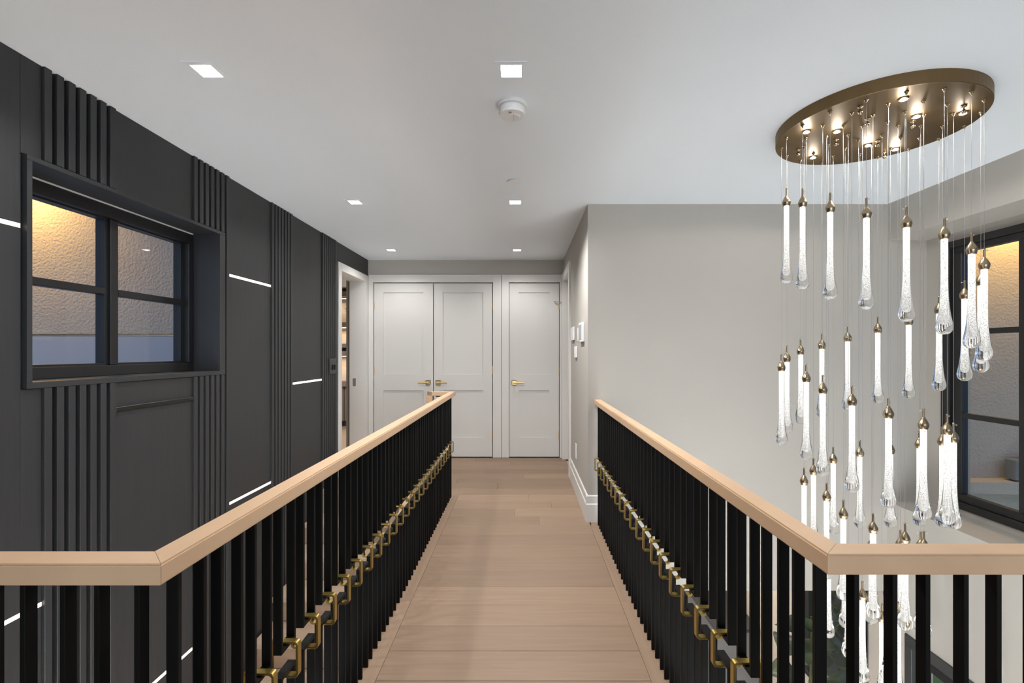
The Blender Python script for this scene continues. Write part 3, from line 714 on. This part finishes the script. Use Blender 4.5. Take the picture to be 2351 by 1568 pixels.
# ------------------------------------------------------------------ study beyond the left doorway
struct('floor_study', bx(-5.0, -2.10, 4.12, 8.6, -0.12, 0.0), 'tread', label='oak floor of the study beyond the doorway')
struct('wall_study', MB().box(-5.0, -2.0, 8.5, 8.6, 0, CEIL).box(-5.0, -4.9, 4.12, 8.5, 0, CEIL).box(-2.11, -2.0, 5.97, 8.5, 0, CEIL), 'wall', label='study wall behind lit shelves')
struct('ceiling_study', bx(-5.0, -2.11, 4.12, 8.6, CEIL, CEIL + 0.1), 'ceiling', label='white ceiling of the study')
YS = 8.20; ps = YS / F
def sZ(py): return EYE - (py - 808) * ps
su = empty('shelf_unit', (-3.0, YS, 0), 'taupe study shelving with fluted base and lit shelves', 'shelving')
make('back_panel', bx(-3.9, -2.15, YS + 0.26, YS + 0.29, sZ(880), 2.40), 'niche', su)
for p0, p1 in ((669, 680), (740, 750.5), (789, 798), (806, 816)):
    make('shelf', bx(-3.9, -2.15, YS, YS + 0.26, sZ(p1), sZ(p0)), 'shelfwood', su)
make('cornice', bx(-3.9, -2.15, YS, YS + 0.28, sZ(646), 2.42), 'niche', su)
make('counter', bx(-3.9, -2.15, YS - 0.05, YS + 0.28, sZ(887), sZ(875)), 'shelfwood', su)
make('carcass', bx(-3.9, -2.15, YS + 0.02, YS + 0.28, 0.10, sZ(887)), 'shelfwood', su)
make('plinth', bx(-3.9, -2.15, YS + 0.05, YS + 0.28, 0.0, 0.10), 'greyframe', su)
for i in range(30):
    x = -3.88 + i * 0.057
    make('flute', MB().lathe([(0.024, 0.10), (0.024, sZ(888))], 10, (x, YS + 0.012, 0)), 'shelfwood', su)
for p in (648, 684.5, 751.5, 817): make('shelf_light', bx(-3.88, -2.17, YS + 0.01, YS + 0.03, sZ(p) - 0.012, sZ(p) - 0.002), 'led', su)
dl = bpy.data.lights.new('shelf_glow', 'AREA'); dl.shape = 'RECTANGLE'; dl.size = 1.6; dl.size_y = 0.05; dl.energy = 3.0; dl.color = (1, 0.78, 0.55)
for p in (690, 757, 822): put('shelf_glow', dl, (-3.02, YS + 0.10, sZ(p)), su)
# spiky ornament and black box on the shelves
ox, oz = (793 - 1200) * ps, sZ(706)
og = empty('spiky_ornament', (ox, YS + 0.12, sZ(740)), 'dark spiky urchin ornament on a study shelf', 'ornament')
sp = MB(); rr = random.Random(3)
for k in range(46):
    zc = 1 - 2 * (k + 0.5) / 46; a = k * 2.39996
    q = math.sqrt(1 - zc * zc); d_ = Vector((q * math.cos(a), q * math.sin(a), zc))
    cc = Vector((ox, YS + 0.12, oz)); sp.tube(cc + d_ * 0.01, cc + d_ * rr.uniform(0.09, 0.12), 0.003, 5, 0.0012)
make('spines', sp, 'greyframe', og)
make('stand', MB().lathe([(0.04, 0), (0.04, 0.008), (0.005, 0.012), (0.005, oz - sZ(740))], 14, (ox, YS + 0.12, sZ(740))), 'greyframe', og)
bb = make('display_box', bx(-3.24, -2.95, YS + 0.03, YS + 0.22, sZ(805.9), sZ(800)), 'black', bevel=0.004)
tag(bb, 'flat black box on a lower study shelf', 'box')

# ------------------------------------------------------------------ storey below: cabinet run and big-leaf plant
e = empty('media_cabinet', (2.3, 6.3, LOW), 'grey cabinet run seen below through the right balusters', 'cabinet')
make('carcass', bx(2.30, 2.79, 5.55, 7.15, LOW + 0.08, LOW + 0.95), 'cabinet', e, bevel=0.003)
make('worktop', bx(2.27, 2.79, 5.53, 7.17, LOW + 0.95, LOW + 0.99), 'greyframe', e, bevel=0.003)
make('plinth', bx(2.34, 2.79, 5.57, 7.13, LOW, LOW + 0.08), 'roof', e)
for k in range(3):
    dd = make('door', bx(2.282, 2.30, 5.56 + k * 0.53, 6.08 + k * 0.53, LOW + 0.09, LOW + 0.94), 'cabinet', e, bevel=0.002)
    make('handle', bx(2.272, 2.282, 6.00 + k * 0.53, 6.02 + k * 0.53, LOW + 0.5, LOW + 0.75), 'steel', dd)
pl = empty('leafy_plant', (2.50, 4.08, LOW), 'large leaved plant in dark pot by the lower garden window', 'plant')
make('pot', MB().lathe([(0.16, 0), (0.20, 0.36), (0.21, 0.40), (0.185, 0.40), (0.18, 0.36), (0, 0.36)], 28, (2.50, 4.08, LOW)), 'pot', pl, smooth=False)
def leaf(base, tip, wid, sag):
    m = MB(); base = Vector(base); tip = Vector(tip); d_ = tip - base; L = d_.length
    side = d_.cross(Vector((0, 0, 1))).normalized(); n = 10
    for k in range(n + 1):
        t = k / n; c_ = base + d_ * t + Vector((0, 0, -sag * L * t * t + sag * L * 0.35 * math.sin(math.pi * t)))
        wd = wid * max(0.03, math.sin(math.pi * min(1, t * 0.93 + 0.07)) ** 0.75)
        for s_ in (-1, 0, 1): m.v.append(tuple(c_ + side * wd * s_ + Vector((0, 0, 0.22 * wd * abs(s_)))))
    for k in range(n):
        for s_ in (0, 1):
            a = k * 3 + s_; m.f.append((a, a + 1, a + 4, a + 3))
    m.f += []
    return m
rl = random.Random(11)
for k in range(16):
    a = k * 2.39996; h0 = LOW + 0.5 + 0.09 * k
    ln = rl.uniform(0.26, 0.42)
    bpt = (2.50 + 0.06 * math.cos(a), 4.08 + 0.06 * math.sin(a), h0)
    tx = min(2.50 + ln * math.cos(a), 2.74); ty = 4.08 + ln * math.sin(a)
    lf = make('leaf', leaf(bpt, (tx, ty, h0 + rl.uniform(0.05, 0.35)), rl.uniform(0.12, 0.19), 0.35), 'leaf', pl, smooth=True)
    sd = lf.modifiers.new('thickness', 'SOLIDIFY'); sd.thickness = 0.002
make('stem', MB().tube((2.50, 4.08, LOW + 0.34), (2.51, 4.09, LOW + 1.95), 0.022, 8, 0.010), 'stem', pl)
# hedge plants outside the garden window
def shrub(x, y, z, r, label, seed):
    e = empty('garden_shrub', (x, y, LOW - 0.25), label, 'shrub', 'garden shrubs')
    rnd = random.Random(seed); m = MB()
    for k in range(420):
        u = rnd.uniform(-1, 1); a = rnd.uniform(0, 2 * math.pi); q = math.sqrt(1 - u * u); rad = r * rnd.uniform(0.55, 1.0)
        c_ = Vector((x + rad * q * math.cos(a), y + rad * q * math.sin(a), z + rad * u * 0.9))
        d_ = Vector((rnd.uniform(-1, 1), rnd.uniform(-1, 1), rnd.uniform(-0.6, 0.8))).normalized(); s_ = d_.orthogonal().normalized()
        L = rnd.uniform(0.14, 0.3); W = L * 0.28; o_ = len(m.v)
        m.v += [tuple(c_), tuple(c_ + d_ * L * 0.5 + s_ * W), tuple(c_ + d_ * L), tuple(c_ + d_ * L * 0.5 - s_ * W)]
        m.f.append((o_, o_ + 1, o_ + 2, o_ + 3))
    f_ = make('foliage', m, 'leaf', e); f_['kind'] = 'stuff'
    make('stem', MB().tube((x, y, LOW - 0.25), (x, y, z), 0.05, 8, 0.03), 'stem', e)
shrub(4.6, 6.6, -2.45, 0.75, 'leafy green shrub close outside the lower garden window', 1)
shrub(6.2, 8.3, -2.7, 0.8, 'leafy green shrub farther out in the garden by the blue house', 2)
